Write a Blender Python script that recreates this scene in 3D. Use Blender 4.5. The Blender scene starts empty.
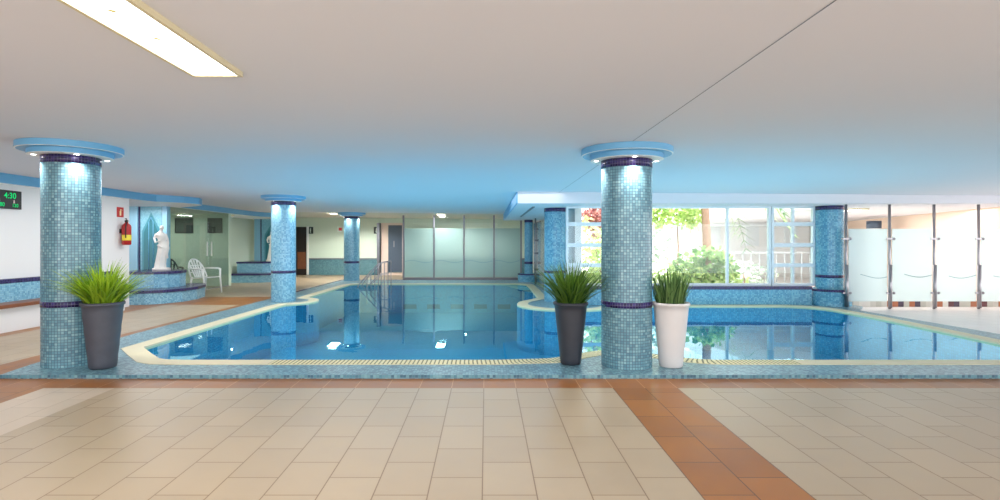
import bpy, bmesh, math, random
from mathutils import Vector, Matrix
random.seed(7)
PI = math.pi
sc = bpy.context.scene
COL = sc.collection

# ------------------------------------------------------------------ camera facts
FPX, CX, CY, EYE = 540.0, 486.0, 243.0, 1.317
def at(x, y, Y):                      # pixel + depth -> world point (used to measure the place)
    return Vector(((x - CX) / FPX * Y, Y, EYE - (y - CY) / FPX * Y))

# ------------------------------------------------------------------ materials
def lin(c):
    c = c / 255.0
    return c / 12.92 if c <= 0.04045 else ((c + 0.055) / 1.055) ** 2.4
def rgb(r, g, b): return (lin(r), lin(g), lin(b), 1.0)

def newmat(name):
    m = bpy.data.materials.new(name); m.use_nodes = True
    nt = m.node_tree; nt.nodes.clear()
    out = nt.nodes.new('ShaderNodeOutputMaterial')
    return m, nt, out
def N(nt, t, **kw):
    n = nt.nodes.new(t)
    for k, v in kw.items(): setattr(n, k, v)
    return n
def L(nt, a, b): nt.links.new(a, b)
def math_(nt, op, a, b=None, c=None):
    n = N(nt, 'ShaderNodeMath', operation=op)
    for i, v in enumerate((a, b, c)):
        if v is None: continue
        if isinstance(v, (int, float)): n.inputs[i].default_value = v
        else: L(nt, v, n.inputs[i])
    return n.outputs[0]
def principled(nt, out, rough=0.5, metal=0.0, spec=0.5):
    p = N(nt, 'ShaderNodeBsdfPrincipled')
    p.inputs['Roughness'].default_value = rough
    p.inputs['Metallic'].default_value = metal
    p.inputs['Specular IOR Level'].default_value = spec
    L(nt, p.outputs[0], out.inputs[0])
    return p
def mix_rgb(nt, fac, a, b):
    n = N(nt, 'ShaderNodeMix', data_type='RGBA')
    if isinstance(fac, (int, float)): n.inputs[0].default_value = fac
    else: L(nt, fac, n.inputs[0])
    for i, v in ((6, a), (7, b)):
        if isinstance(v, tuple): n.inputs[i].default_value = v
        else: L(nt, v, n.inputs[i])
    return n.outputs[2]

def plain(name, col, rough=0.5, metal=0.0, spec=0.5, noise=0.0, scale=6.0, bump=0.0):
    m, nt, out = newmat(name)
    p = principled(nt, out, rough, metal, spec)
    if noise or bump:
        tc = N(nt, 'ShaderNodeTexCoord')
        nz = N(nt, 'ShaderNodeTexNoise'); nz.inputs['Scale'].default_value = scale; nz.inputs['Detail'].default_value = 4
        L(nt, tc.outputs['Object'], nz.inputs['Vector'])
        dark = tuple(c * (1 - noise) for c in col[:3]) + (1,)
        lite = tuple(min(1, c * (1 + noise)) for c in col[:3]) + (1,)
        L(nt, mix_rgb(nt, nz.outputs[0], dark, lite), p.inputs['Base Color'])
        if bump:
            b = N(nt, 'ShaderNodeBump'); b.inputs['Strength'].default_value = bump
            L(nt, nz.outputs[0], b.inputs['Height']); L(nt, b.outputs[0], p.inputs['Normal'])
    else:
        p.inputs['Base Color'].default_value = col
    return m

def mosaic(name, cols, grout, pitch=0.0290, rough=0.22, gw=0.055, spec=0.5):
    """square glass mosaic in metric UVs: random tile colours, grout lines"""
    m, nt, out = newmat(name)
    p = principled(nt, out, rough, 0, spec)
    uv = N(nt, 'ShaderNodeUVMap')
    s = N(nt, 'ShaderNodeVectorMath', operation='SCALE'); s.inputs['Scale'].default_value = 1 / pitch
    L(nt, uv.outputs[0], s.inputs[0])
    fl = N(nt, 'ShaderNodeVectorMath', operation='FLOOR'); L(nt, s.outputs[0], fl.inputs[0])
    fr = N(nt, 'ShaderNodeVectorMath', operation='FRACTION'); L(nt, s.outputs[0], fr.inputs[0])
    wn = N(nt, 'ShaderNodeTexWhiteNoise', noise_dimensions='2D'); L(nt, fl.outputs[0], wn.inputs['Vector'])
    rp = N(nt, 'ShaderNodeValToRGB'); rp.color_ramp.interpolation = 'CONSTANT'
    e = rp.color_ramp.elements
    while len(e) < len(cols): e.new(0.5)
    for i, c in enumerate(cols): e[i].position = i / len(cols); e[i].color = c
    L(nt, wn.outputs['Value'], rp.inputs[0])
    sx = N(nt, 'ShaderNodeSeparateXYZ'); L(nt, fr.outputs[0], sx.inputs[0])
    ax = math_(nt, 'ABSOLUTE', math_(nt, 'SUBTRACT', sx.outputs[0], 0.5))
    ay = math_(nt, 'ABSOLUTE', math_(nt, 'SUBTRACT', sx.outputs[1], 0.5))
    g = math_(nt, 'GREATER_THAN', math_(nt, 'MAXIMUM', ax, ay), 0.5 - gw)
    L(nt, mix_rgb(nt, g, rp.outputs[0], grout), p.inputs['Base Color'])
    r = math_(nt, 'MULTIPLY_ADD', g, 0.5, rough); L(nt, r, p.inputs['Roughness'])
    return m

def floor_tile(name, c1, c2, grout, w=0.294, l=0.4175, x0=-0.02, y0=3.113, half=True, rough=0.35, only_x=False, gw=0.0035):
    m, nt, out = newmat(name)
    p = principled(nt, out, rough, 0, 0.4)
    uv = N(nt, 'ShaderNodeUVMap'); sx = N(nt, 'ShaderNodeSeparateXYZ'); L(nt, uv.outputs[0], sx.inputs[0])
    v = math_(nt, 'DIVIDE', math_(nt, 'SUBTRACT', sx.outputs[0], x0), w)
    col = math_(nt, 'FLOOR', v)
    u = math_(nt, 'DIVIDE', math_(nt, 'SUBTRACT', sx.outputs[1], y0), l)
    if half:
        u = math_(nt, 'ADD', u, math_(nt, 'MULTIPLY_ADD', math_(nt, 'FLOORED_MODULO', col, 2.0), 0.5, 0.5))
    row = math_(nt, 'FLOOR', u)
    fv = math_(nt, 'ABSOLUTE', math_(nt, 'SUBTRACT', math_(nt, 'FRACT', v), 0.5))
    fu = math_(nt, 'ABSOLUTE', math_(nt, 'SUBTRACT', math_(nt, 'FRACT', u), 0.5))
    gv = math_(nt, 'GREATER_THAN', fv, 0.5 - gw / w)
    gu = math_(nt, 'GREATER_THAN', fu, 0.5 - gw / l)
    g = gv if only_x else math_(nt, 'MAXIMUM', gv, gu)
    cb = N(nt, 'ShaderNodeCombineXYZ'); L(nt, col, cb.inputs[0])
    if not only_x: L(nt, row, cb.inputs[1])
    wn = N(nt, 'ShaderNodeTexWhiteNoise', noise_dimensions='2D'); L(nt, cb.outputs[0], wn.inputs['Vector'])
    nz = N(nt, 'ShaderNodeTexNoise'); nz.inputs['Scale'].default_value = 3.5; nz.inputs['Detail'].default_value = 5
    L(nt, uv.outputs[0], nz.inputs['Vector'])
    f = math_(nt, 'MULTIPLY_ADD', wn.outputs['Value'], 0.45, math_(nt, 'MULTIPLY_ADD', nz.outputs[0], 1.0, -0.22))
    c = mix_rgb(nt, f, c1, c2)
    L(nt, mix_rgb(nt, g, c, grout), p.inputs['Base Color'])
    L(nt, math_(nt, 'MULTIPLY_ADD', nz.outputs[0], 0.2, rough - 0.1), p.inputs['Roughness'])
    b = N(nt, 'ShaderNodeBump'); b.inputs['Strength'].default_value = 0.25; b.inputs['Distance'].default_value = 0.004
    L(nt, math_(nt, 'SUBTRACT', 1.0, g), b.inputs['Height']); L(nt, b.outputs[0], p.inputs['Normal'])
    return m

def schlick(nt, f0, scale=1.0, normal=None):
    lw = N(nt, 'ShaderNodeLayerWeight'); lw.inputs['Blend'].default_value = 0.5
    if normal is not None: L(nt, normal, lw.inputs['Normal'])
    p5 = math_(nt, 'POWER', lw.outputs['Facing'], 5.0)
    return math_(nt, 'MULTIPLY', math_(nt, 'MULTIPLY_ADD', p5, 1.0 - f0, f0), scale)
def clear_glass(name, tint=(0.93, 0.98, 0.97, 1), refl=1.0):
    m, nt, out = newmat(name)
    tr = N(nt, 'ShaderNodeBsdfTransparent'); tr.inputs[0].default_value = tint
    gl = N(nt, 'ShaderNodeBsdfGlossy'); gl.inputs['Roughness'].default_value = 0.01
    mx = N(nt, 'ShaderNodeMixShader')
    L(nt, schlick(nt, 0.04, refl), mx.inputs[0]); L(nt, tr.outputs[0], mx.inputs[1]); L(nt, gl.outputs[0], mx.inputs[2])
    L(nt, mx.outputs[0], out.inputs[0]); return m
def frosted_glass(name, col, see=0.35):
    m, nt, out = newmat(name)
    tr = N(nt, 'ShaderNodeBsdfTransparent'); tr.inputs[0].default_value = (0.9, 0.97, 0.97, 1)
    df = N(nt, 'ShaderNodeBsdfDiffuse'); df.inputs[0].default_value = col
    tl = N(nt, 'ShaderNodeBsdfTranslucent'); tl.inputs[0].default_value = col
    m1 = N(nt, 'ShaderNodeMixShader'); m1.inputs[0].default_value = 0.5
    L(nt, df.outputs[0], m1.inputs[1]); L(nt, tl.outputs[0], m1.inputs[2])
    m2 = N(nt, 'ShaderNodeMixShader'); m2.inputs[0].default_value = see
    L(nt, m1.outputs[0], m2.inputs[1]); L(nt, tr.outputs[0], m2.inputs[2])
    gl = N(nt, 'ShaderNodeBsdfGlossy'); gl.inputs['Roughness'].default_value = 0.12
    m3 = N(nt, 'ShaderNodeMixShader'); L(nt, schlick(nt, 0.02), m3.inputs[0])
    L(nt, m2.outputs[0], m3.inputs[1]); L(nt, gl.outputs[0], m3.inputs[2])
    L(nt, m3.outputs[0], out.inputs[0]); return m
def emission(name, col, strength):
    m, nt, out = newmat(name)
    e = N(nt, 'ShaderNodeEmission'); e.inputs[0].default_value = col; e.inputs[1].default_value = strength
    L(nt, e.outputs[0], out.inputs[0]); return m
def leafmat(name, c1, c2, trans=0.35):
    m, nt, out = newmat(name)
    uv = N(nt, 'ShaderNodeUVMap'); wn = N(nt, 'ShaderNodeTexWhiteNoise', noise_dimensions='2D')
    fl = N(nt, 'ShaderNodeVectorMath', operation='FLOOR'); L(nt, uv.outputs[0], fl.inputs[0]); L(nt, fl.outputs[0], wn.inputs['Vector'])
    c = mix_rgb(nt, wn.outputs['Value'], c1, c2)
    p = N(nt, 'ShaderNodeBsdfPrincipled'); p.inputs['Roughness'].default_value = 0.45; L(nt, c, p.inputs['Base Color'])
    t = N(nt, 'ShaderNodeBsdfTranslucent'); L(nt, c, t.inputs[0])
    mx = N(nt, 'ShaderNodeMixShader'); mx.inputs[0].default_value = trans
    L(nt, p.outputs[0], mx.inputs[1]); L(nt, t.outputs[0], mx.inputs[2]); L(nt, mx.outputs[0], out.inputs[0]); return m
def watermat():
    m, nt, out = newmat('pool water')
    tr = N(nt, 'ShaderNodeBsdfTransparent'); tr.inputs[0].default_value = (0.58, 0.92, 0.93, 1)
    gl = N(nt, 'ShaderNodeBsdfGlossy'); gl.inputs['Roughness'].default_value = 0.0
    gl.inputs[0].default_value = (0.60, 0.88, 0.95, 1)
    tc = N(nt, 'ShaderNodeTexCoord')
    nz = N(nt, 'ShaderNodeTexNoise'); nz.inputs['Scale'].default_value = 1.6; nz.inputs['Detail'].default_value = 2
    L(nt, tc.outputs['Object'], nz.inputs['Vector'])
    b = N(nt, 'ShaderNodeBump'); b.inputs['Strength'].default_value = 0.03; b.inputs['Distance'].default_value = 0.05
    L(nt, nz.outputs[0], b.inputs['Height']); L(nt, b.outputs[0], gl.inputs['Normal'])
    mx = N(nt, 'ShaderNodeMixShader'); L(nt, schlick(nt, 0.02), mx.inputs[0])
    L(nt, tr.outputs[0], mx.inputs[1]); L(nt, gl.outputs[0], mx.inputs[2]); L(nt, mx.outputs[0], out.inputs[0]); return m

M = {}
TEAL = [rgb(104,146,160), rgb(114,158,170), rgb(128,170,180), rgb(106,150,164), rgb(118,162,174), rgb(94,136,152), rgb(138,178,186), rgb(112,154,166)]
BLUE = [rgb(92,158,188), rgb(106,174,200), rgb(120,186,208), rgb(82,148,180), rgb(126,190,208), rgb(100,164,192)]
DECK = [rgb(72,116,134), rgb(98,146,160), rgb(122,166,176), rgb(82,130,146), rgb(108,154,166), rgb(58,98,118)]
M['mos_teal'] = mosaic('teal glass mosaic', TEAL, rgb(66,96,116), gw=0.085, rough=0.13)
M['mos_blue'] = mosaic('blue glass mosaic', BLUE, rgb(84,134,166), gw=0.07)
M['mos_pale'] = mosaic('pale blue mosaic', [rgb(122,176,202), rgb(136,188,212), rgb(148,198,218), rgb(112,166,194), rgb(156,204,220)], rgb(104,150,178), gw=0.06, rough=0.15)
M['mos_deck'] = mosaic('deck mosaic', DECK, rgb(120,140,150), rough=0.3)
M['mos_purple'] = mosaic('purple mosaic band', [rgb(40,32,78), rgb(48,38,92), rgb(34,26,66), rgb(58,48,104)], rgb(84,80,118), rough=0.2)
M['mos_pool'] = mosaic('pool basin mosaic', [rgb(0,138,194), rgb(4,146,200), rgb(8,154,206), rgb(0,130,186)], rgb(6,124,160), pitch=0.04, rough=0.4)
M['mos_dark'] = mosaic('dark pool mosaic', [rgb(8,40,80), rgb(10,50,90)], rgb(20,60,100), pitch=0.04)
M['tile'] = floor_tile('cream floor tile', rgb(160,141,116), rgb(174,155,129), rgb(122,98,72))
M['tile_light'] = floor_tile('pale floor tile', rgb(184,166,146), rgb(194,176,156), rgb(168,148,126))
M['tile_window_lit'] = floor_tile('window lit cream floor tile', rgb(225,218,214), rgb(235,228,224), rgb(205,198,192), w=0.33, l=0.33, half=False)  # cream tile, the strong window light on it put into its colour
M['terra'] = floor_tile('terracotta floor tile', rgb(126,74,22), rgb(164,104,38), rgb(84,50,26))
M['terra_row'] = floor_tile('terracotta border tile', rgb(130,76,26), rgb(164,102,40), rgb(184,136,88), only_x=True)
M['coping'] = plain('cream stone coping', rgb(222,208,172), 0.5, noise=0.06, scale=9)
M['ceiling'] = plain('white painted ceiling', rgb(226,224,230), 0.8, noise=0.015, scale=0.8)
M['ceiling_back'] = plain('grey white ceiling', rgb(214,212,204), 0.8)
M['wall'] = plain('white wall paint', rgb(232,230,230), 0.7)
M['wall_green'] = plain('pale green wall paint', rgb(206,220,204), 0.7)
M['blue_paint'] = plain('light blue paint', rgb(112,176,216), 0.45)
M['white_paint'] = plain('white paint', rgb(240,240,238), 0.45)
M['wood'] = plain('brown wood', rgb(130,78,50), 0.4, noise=0.25, scale=14)
M['steel'] = plain('brushed steel', rgb(165,160,164), 0.34, 1.0)
M['steel_dark'] = plain('grey metal', rgb(120,120,128), 0.35, 0.7)
M['dark'] = plain('near black', rgb(18,18,20), 0.4)
M['dark_brown'] = plain('dark brown door', rgb(44,34,30), 0.5)
M['slate'] = plain('slate blue door', rgb(72,86,104), 0.5)
M['pink'] = plain('pinkish jamb', rgb(222,200,188), 0.6)
M['pot_dark'] = plain('charcoal pot', rgb(74,76,86), 0.55, noise=0.22, scale=9, bump=0.15)
M['pot_black'] = plain('black grey pot', rgb(50,52,60), 0.5, noise=0.15, scale=9, bump=0.1)
M['pot_white'] = plain('white pot', rgb(216,210,208), 0.5, noise=0.04, scale=6)
M['soil'] = plain('soil', rgb(48,38,30), 0.9, noise=0.3, scale=40)
M['grass_lime'] = leafmat('lime grass blade', rgb(96,142,22), rgb(176,202,56))
M['grass_green'] = leafmat('green grass blade', rgb(34,74,20), rgb(104,136,48))
M['grass_dark'] = leafmat('dark grass blade', rgb(50,86,46), rgb(128,160,92))
M['leaf_yel'] = leafmat('yellow green leaf', rgb(150,186,96), rgb(232,238,168), 0.5)
M['leaf_grn'] = leafmat('green leaf', rgb(96,146,84), rgb(196,220,150), 0.5)
M['leaf_red'] = leafmat('reddish leaf', rgb(150,70,70), rgb(200,140,130), 0.4)
M['leaf_gry'] = leafmat('grey green leaf', rgb(130,150,130), rgb(215,225,210), 0.5)
M['bark'] = plain('bark', rgb(150,118,98), 0.85, noise=0.25, scale=18)
M['marble'] = plain('white plaster', rgb(236,234,230), 0.5, noise=0.03, scale=10)
M['plastic'] = plain('white plastic', rgb(240,242,240), 0.35)
M['red'] = plain('red enamel', rgb(170,22,24), 0.3)
M['sign_red'] = plain('sign red', rgb(200,40,36), 0.5)
M['yellow'] = plain('yellow label', rgb(232,212,60), 0.5)
M['gold'] = plain('pale sign ink', rgb(246,226,170), 0.5)
M['sign_green'] = plain('dark green sign', rgb(14,40,30), 0.5)
M['sign_white'] = plain('sign white', rgb(225,235,228), 0.5)
M['pilaster'] = plain('pale blue pilaster', rgb(140,190,216), 0.4)
M['teal_dark'] = plain('dark teal niche', rgb(30,112,126), 0.35)
M['teal_mid'] = plain('mid teal paint', rgb(64,142,160), 0.4)
M['teal_panel'] = mosaic('panel mosaic', [rgb(116,180,204), rgb(126,190,212), rgb(136,196,216)], rgb(120,170,188))
M['wainscot'] = mosaic('wainscot mosaic', [rgb(84,128,140), rgb(98,142,152), rgb(74,116,130)], rgb(110,140,146))
M['frame_white'] = plain('white window frame', rgb(226,234,240), 0.35)
M['glass'] = clear_glass('clear glass', (0.97, 0.99, 0.99, 1), 0.8)
M['glass_grey'] = clear_glass('grey tinted glass', (0.70, 0.78, 0.75, 1))
M['frost'] = frosted_glass('frosted green glass', rgb(190,218,218), 0.42)
M['frost_white'] = frosted_glass('frosted white glass', rgb(236,244,244), 0.25)
M['wave'] = plain('etched wave', rgb(120,150,158), 0.5)
M['lamp'] = emission('lamp diffuser', (1, 0.96, 0.86, 1), 9)
M['lamp_spot'] = emission('lamp warm spot', (0.9, 0.72, 0.28, 1), 0.9)
M['bulb'] = emission('downlight lens', (1, 0.95, 0.88, 1), 25)
M['led'] = emission('green led', (0.02, 0.9, 0.25, 1), 0.9)
M['pink_ink'] = plain('pinkish ink', rgb(220,190,190), 0.5)
M['ground'] = plain('pale gravel', rgb(225,225,205), 0.9, noise=0.12, scale=5)
M['villa'] = plain('white render', rgb(240,240,240), 0.8)
M['villa_grey'] = plain('grey window glass', rgb(226,231,235), 0.5)
M['picture'] = plain('dark picture', rgb(60,66,62), 0.5, noise=0.6, scale=7)
M['rose_wall'] = plain('peach wall paint', rgb(240,214,196), 0.7)
M['water'] = watermat()
# cream grate with dark slots along the front gutter
def gratemat():
    m, nt, out = newmat('gutter grate')
    p = principled(nt, out, 0.5)
    uv = N(nt, 'ShaderNodeUVMap'); sx = N(nt, 'ShaderNodeSeparateXYZ'); L(nt, uv.outputs[0], sx.inputs[0])
    f = math_(nt, 'GREATER_THAN', math_(nt, 'FRACT', math_(nt, 'DIVIDE', sx.outputs[0], 0.045)), 0.66)
    L(nt, mix_rgb(nt, f, rgb(226,212,160), rgb(110,104,66)), p.inputs['Base Color']); return m
M['grate'] = gratemat()
# coloured tile pieces
def stripmat():
    m, nt, out = newmat('mixed border tiles')
    p = principled(nt, out, 0.4)
    uv = N(nt, 'ShaderNodeUVMap'); sx = N(nt, 'ShaderNodeSeparateXYZ'); L(nt, uv.outputs[0], sx.inputs[0])
    fl = math_(nt, 'FLOOR', math_(nt, 'DIVIDE', sx.outputs[0], 0.115))
    wn = N(nt, 'ShaderNodeTexWhiteNoise', noise_dimensions='1D'); L(nt, fl, wn.inputs['W'])
    rp = N(nt, 'ShaderNodeValToRGB'); rp.color_ramp.interpolation = 'CONSTANT'; e = rp.color_ramp.elements
    cs = [rgb(205,196,186), rgb(96,40,44), rgb(222,212,204), rgb(176,100,60), rgb(190,182,170), rgb(70,50,70)]
    while len(e) < len(cs): e.new(0.5)
    for i, c in enumerate(cs): e[i].position = i / len(cs); e[i].color = c
    L(nt, wn.outputs['Value'], rp.inputs[0]); L(nt, rp.outputs[0], p.inputs['Base Color']); return m
M['strip'] = stripmat()

# ------------------------------------------------------------------ mesh builder
class MB:
    def __init__(s): s.v = []; s.f = []; s.mi = []; s.uv = []; s.sm = []
    def add(s, verts, faces, mi=0, uvs=None, smooth=False):
        o = len(s.v); s.v += [Vector(p) for p in verts]
        for k, f in enumerate(faces):
            s.f.append([i + o for i in f]); s.mi.append(mi); s.sm.append(smooth)
            if uvs: s.uv.append(uvs[k])
            else:
                ps = [Vector(verts[i]) for i in f]
                n = (ps[1] - ps[0]).cross(ps[2] - ps[0])
                a = [abs(c) for c in n]
                if a[2] >= a[0] and a[2] >= a[1]: s.uv.append([(p.x, p.y) for p in ps])
                elif a[0] > a[1]: s.uv.append([(p.y, p.z) for p in ps])
                else: s.uv.append([(p.x, p.z) for p in ps])
        return s
    def box(s, x0, x1, y0, y1, z0, z1, mi=0, bottom_mi=None):
        v = [(x0,y0,z0),(x1,y0,z0),(x1,y1,z0),(x0,y1,z0),(x0,y0,z1),(x1,y0,z1),(x1,y1,z1),(x0,y1,z1)]
        s.add(v, [(0,3,2,1)], mi if bottom_mi is None else bottom_mi)
        return s.add(v, [(4,5,6,7),(0,1,5,4),(1,2,6,5),(2,3,7,6),(3,0,4,7)], mi)
    def obox(s, p, q, th, z0, z1, mi=0):            # wall slab between two plan points
        p = Vector((p[0], p[1])); q = Vector((q[0], q[1])); d = (q - p).normalized(); n = Vector((-d.y, d.x)) * th
        c = [p, q, q + n, p + n]
        return s.prism([(a.x, a.y) for a in c], z0, z1, mi)
    def prism(s, poly, z0, z1, mi=0, top_mi=None, bot_mi=None):
        a = sum(poly[i][0]*poly[(i+1)%len(poly)][1] - poly[(i+1)%len(poly)][0]*poly[i][1] for i in range(len(poly)))
        if a < 0: poly = poly[::-1]
        n = len(poly); acc = 0.0
        v = [(x, y, z0) for x, y in poly] + [(x, y, z1) for x, y in poly]
        for i in range(n):
            j = (i + 1) % n
            l = math.hypot(poly[j][0]-poly[i][0], poly[j][1]-poly[i][1])
            s.add([v[i], v[j], v[n+j], v[n+i]], [(0,1,2,3)], mi, [[(acc, z0), (acc+l, z0), (acc+l, z1), (acc, z1)]]); acc += l
        s.add(v, [tuple(range(n, 2*n))], mi if top_mi is None else top_mi)
        s.add(v, [tuple(range(n-1, -1, -1))], mi if bot_mi is None else bot_mi)
        return s
    def lathe(s, prof, c=(0,0,0), seg=48, mi=0, mis=None, a0=0, a1=2*PI, smooth=True, uvr=None):
        """profile [(r,z)...] turned about a vertical axis through c"""
        full = abs(a1 - a0 - 2*PI) < 1e-6
        run = 0.0
        for k in range(len(prof) - 1):
            (r0, z0), (r1, z1) = prof[k], prof[k+1]
            dl = math.hypot(r1 - r0, z1 - z0)
            vs, fs, us = [], [], []
            for i in range(seg + 1):
                t = a0 + (a1 - a0) * i / seg
                vs.append((c[0] + r0*math.cos(t), c[1] + r0*math.sin(t), c[2] + z0))
                vs.append((c[0] + r1*math.cos(t), c[1] + r1*math.sin(t), c[2] + z1))
            R = uvr or max(r0, r1)
            for i in range(seg):
                u0 = (a0 + (a1-a0)*i/seg) * R; u1 = (a0 + (a1-a0)*(i+1)/seg) * R
                fs.append((2*i, 2*i+2, 2*i+3, 2*i+1)); us.append([(u0, run), (u1, run), (u1, run+dl), (u0, run+dl)])
            s.add(vs, fs, (mis[k] if mis else mi), us, smooth); run += dl
        return s
    def tube(s, pts, r, seg=10, mi=0, caps=True):
        pts = [Vector(p) for p in pts]; n = len(pts)
        rr = r if isinstance(r, (list, tuple)) else [r]*n
        rings = []; up = None
        for i in range(n):
            d = (pts[min(i+1, n-1)] - pts[max(i-1, 0)]).normalized()
            if up is None:
                up = Vector((0,0,1)) if abs(d.z) < 0.9 else Vector((1,0,0))
            x = d.cross(up).normalized(); y = x.cross(d).normalized(); up = y
            rings.append([pts[i] + (x*math.cos(2*PI*k/seg) + y*math.sin(2*PI*k/seg))*rr[i] for k in range(seg)])
        v = [p for R in rings for p in R]; f = []
        for i in range(n-1):
            for k in range(seg):
                f.append((i*seg+k, i*seg+(k+1)%seg, (i+1)*seg+(k+1)%seg, (i+1)*seg+k))
        s.add(v, f, mi, None, True)
        if caps: s.add(v, [tuple(range(seg-1,-1,-1)), tuple((n-1)*seg+k for k in range(seg))], mi)
        return s
    def loft(s, rings, mi=0, caps=True, smooth=True):
        n = len(rings[0]); v = [p for R in rings for p in R]; f = []
        for i in range(len(rings)-1):
            for k in range(n): f.append((i*n+k, i*n+(k+1)%n, (i+1)*n+(k+1)%n, (i+1)*n+k))
        s.add(v, f, mi, None, smooth)
        if caps: s.add(v, [tuple(range(n-1,-1,-1)), tuple((len(rings)-1)*n+k for k in range(n))], mi)
        return s
    def ball(s, c, rx, ry, rz, seg=16, mi=0, rot=None):
        rings = []
        for i in range(1, 10):
            t = PI*i/10
            R = []
            for k in range(seg):
                p = Vector((rx*math.sin(t)*math.cos(2*PI*k/seg), ry*math.sin(t)*math.sin(2*PI*k/seg), -rz*math.cos(t)))
                if rot: p = rot @ p
                R.append(Vector(c) + p)
            rings.append(R)
        return s.loft(rings, mi)
    def build(s, name, mats, parent=None, bevel=0.0, merge=False, remesh=0.0):
        off = parent_loc(parent) if parent else Vector((0,0,0))
        me = bpy.data.meshes.new(name)
        me.from_pydata([p - off for p in s.v], [], s.f)
        uvl = me.uv_layers.new(name='UVMap')
        i = 0
        for p, u in zip(me.polygons, s.uv):
            for k in range(len(p.vertices)): uvl.data[p.loop_start + k].uv = u[k]
        if not isinstance(mats, (list, tuple)): mats = [mats]
        for m in mats: me.materials.append(M[m] if isinstance(m, str) else m)
        for p, k, sm in zip(me.polygons, s.mi, s.sm): p.material_index = k; p.use_smooth = sm
        if merge or any(s.sm):
            bm = bmesh.new(); bm.from_mesh(me); bmesh.ops.remove_doubles(bm, verts=bm.verts, dist=1e-5); bm.to_mesh(me); bm.free()
        me.update()
        o = bpy.data.objects.new(name, me); COL.objects.link(o)
        if parent: o.parent = parent
        if bevel:
            b = o.modifiers.new('bevel', 'BEVEL'); b.width = bevel; b.segments = 2; b.limit_method = 'ANGLE'; b.angle_limit = math.radians(40)
        if remesh:
            r = o.modifiers.new('remesh', 'REMESH'); r.mode = 'VOXEL'; r.voxel_size = remesh; r.use_smooth_shade = True
            w = o.modifiers.new('smooth', 'SMOOTH'); w.iterations = 3; w.factor = 0.5
        return o
def parent_loc(o):
    l = Vector((0,0,0))
    while o is not None: l += o.location; o = o.parent
    return l
def tag(o, label=None, cat=None, group=None, kind=None):
    if label: o['label'] = label
    if cat: o['category'] = cat
    if group: o['group'] = group
    if kind: o['kind'] = kind
    return o
def thing(name, label, cat, loc=(0,0,0), group=None):
    o = bpy.data.objects.new(name, None); COL.objects.link(o); o.location = loc
    return tag(o, label, cat, group)
def struct(o, label=None):
    o['kind'] = 'structure'
    if label: o['label'] = label
    return o
def dup(root, loc, rotz=0, label=None, group=None):
    r = root.copy(); COL.objects.link(r); r.location = loc; r.rotation_euler = (0, 0, rotz)
    if label: r['label'] = label
    if group: r['group'] = group
    for ch in list(root.children):
        c = ch.copy(); COL.objects.link(c); c.parent = r
        for g in list(ch.children):
            d = g.copy(); COL.objects.link(d); d.parent = c
    return r
def arc(cx, cy, r, a0, a1, n=16):
    return [(cx + r*math.cos(math.radians(a0 + (a1-a0)*i/n)), cy + r*math.sin(math.radians(a0 + (a1-a0)*i/n))) for i in range(n+1)]

# ------------------------------------------------------------------ levels
ZD = 0.036            # pool deck (kerb) top
ZC = 2.303            # ceiling
KT = 0.008                # the ceiling rises gently toward the bench wall
def zc(x): return ZC + KT * (1.45 - x)
SL = 0.0167           # fall of the front floor away from the pool
def fz(Y): return SL * (Y - 5.24) if Y < 5.24 else 0.0

# ------------------------------------------------------------------ pool outline (water edge), counter-clockwise
OUT = []
OUT += [(-4.2, 6.62), (-3.9, 6.28), (-3.62, 5.98), (-3.5, 5.92), (-3.3, 5.90)]
x = -2.9
while x < 5.6:
    d = (x - 1.48) / 1.05
    OUT.append((x, 5.90 + (0.52 * (0.5 + 0.5*math.cos(PI*d)) if abs(d) < 1 else 0)))
    x += 0.12 if abs(d) < 1.15 else 0.6
OUT += [(5.7, 5.90), (6.0, 5.96), (6.45, 6.4), (6.52, 6.6), (6.55, 7.0), (6.62, 8.0), (6.68, 9.2), (6.66, 9.9)]
OUT += arc(5.9, 10.25, 0.75, 0, 90, 10)
OUT += [(5.2, 11.0), (4.2, 11.0), (3.3, 11.0)]
OUT += arc(1.65, 11.3, 1.0, -17, -180, 24)
OUT += [(0.70, 11.65), (0.82, 11.95), (1.05, 12.3), (1.2, 12.6), (1.22, 13.5), (1.24, 14.6), (1.24, 15.6)]
OUT += arc(0.84, 16.5, 0.4, 0, 90, 6)
OUT += [(0.2, 16.9), (-1.0, 16.9), (-2.5, 16.9), (-3.8, 16.9)]
OUT += arc(-3.9, 16.6, 0.3, 90, 180, 6)
OUT += [(-4.2, 15.5), (-4.2, 14.2), (-4.2, 13.0)]
OUT += arc(-4.48, 11.95, 0.75, 66, -66, 18)
OUT += [(-4.2, 10.8), (-4.2, 9.5), (-4.2, 8.0)]
def clean(p):
    q = []
    for a in p:
        if not q or math.hypot(a[0]-q[-1][0], a[1]-q[-1][1]) > 0.02: q.append(a)
    return q
OUT = clean(OUT)
def offset(poly, d):
    n = len(poly); res = []
    for i in range(n):
        p0, p1, p2 = Vector(poly[i-1]), Vector(poly[i]), Vector(poly[(i+1) % n])
        d1 = (p1-p0).normalized(); d2 = (p2-p1).normalized()
        n1 = Vector((d1.y, -d1.x)); n2 = Vector((d2.y, -d2.x)); b = (n1+n2)
        if b.length < 1e-4: b = n1
        b.normalize(); c = max(0.6, b.dot(n1))
        q = p1 + b * (d / c); res.append((q.x, q.y))
    return res
COP_W = 0.22
COP = offset(OUT, COP_W)

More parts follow.
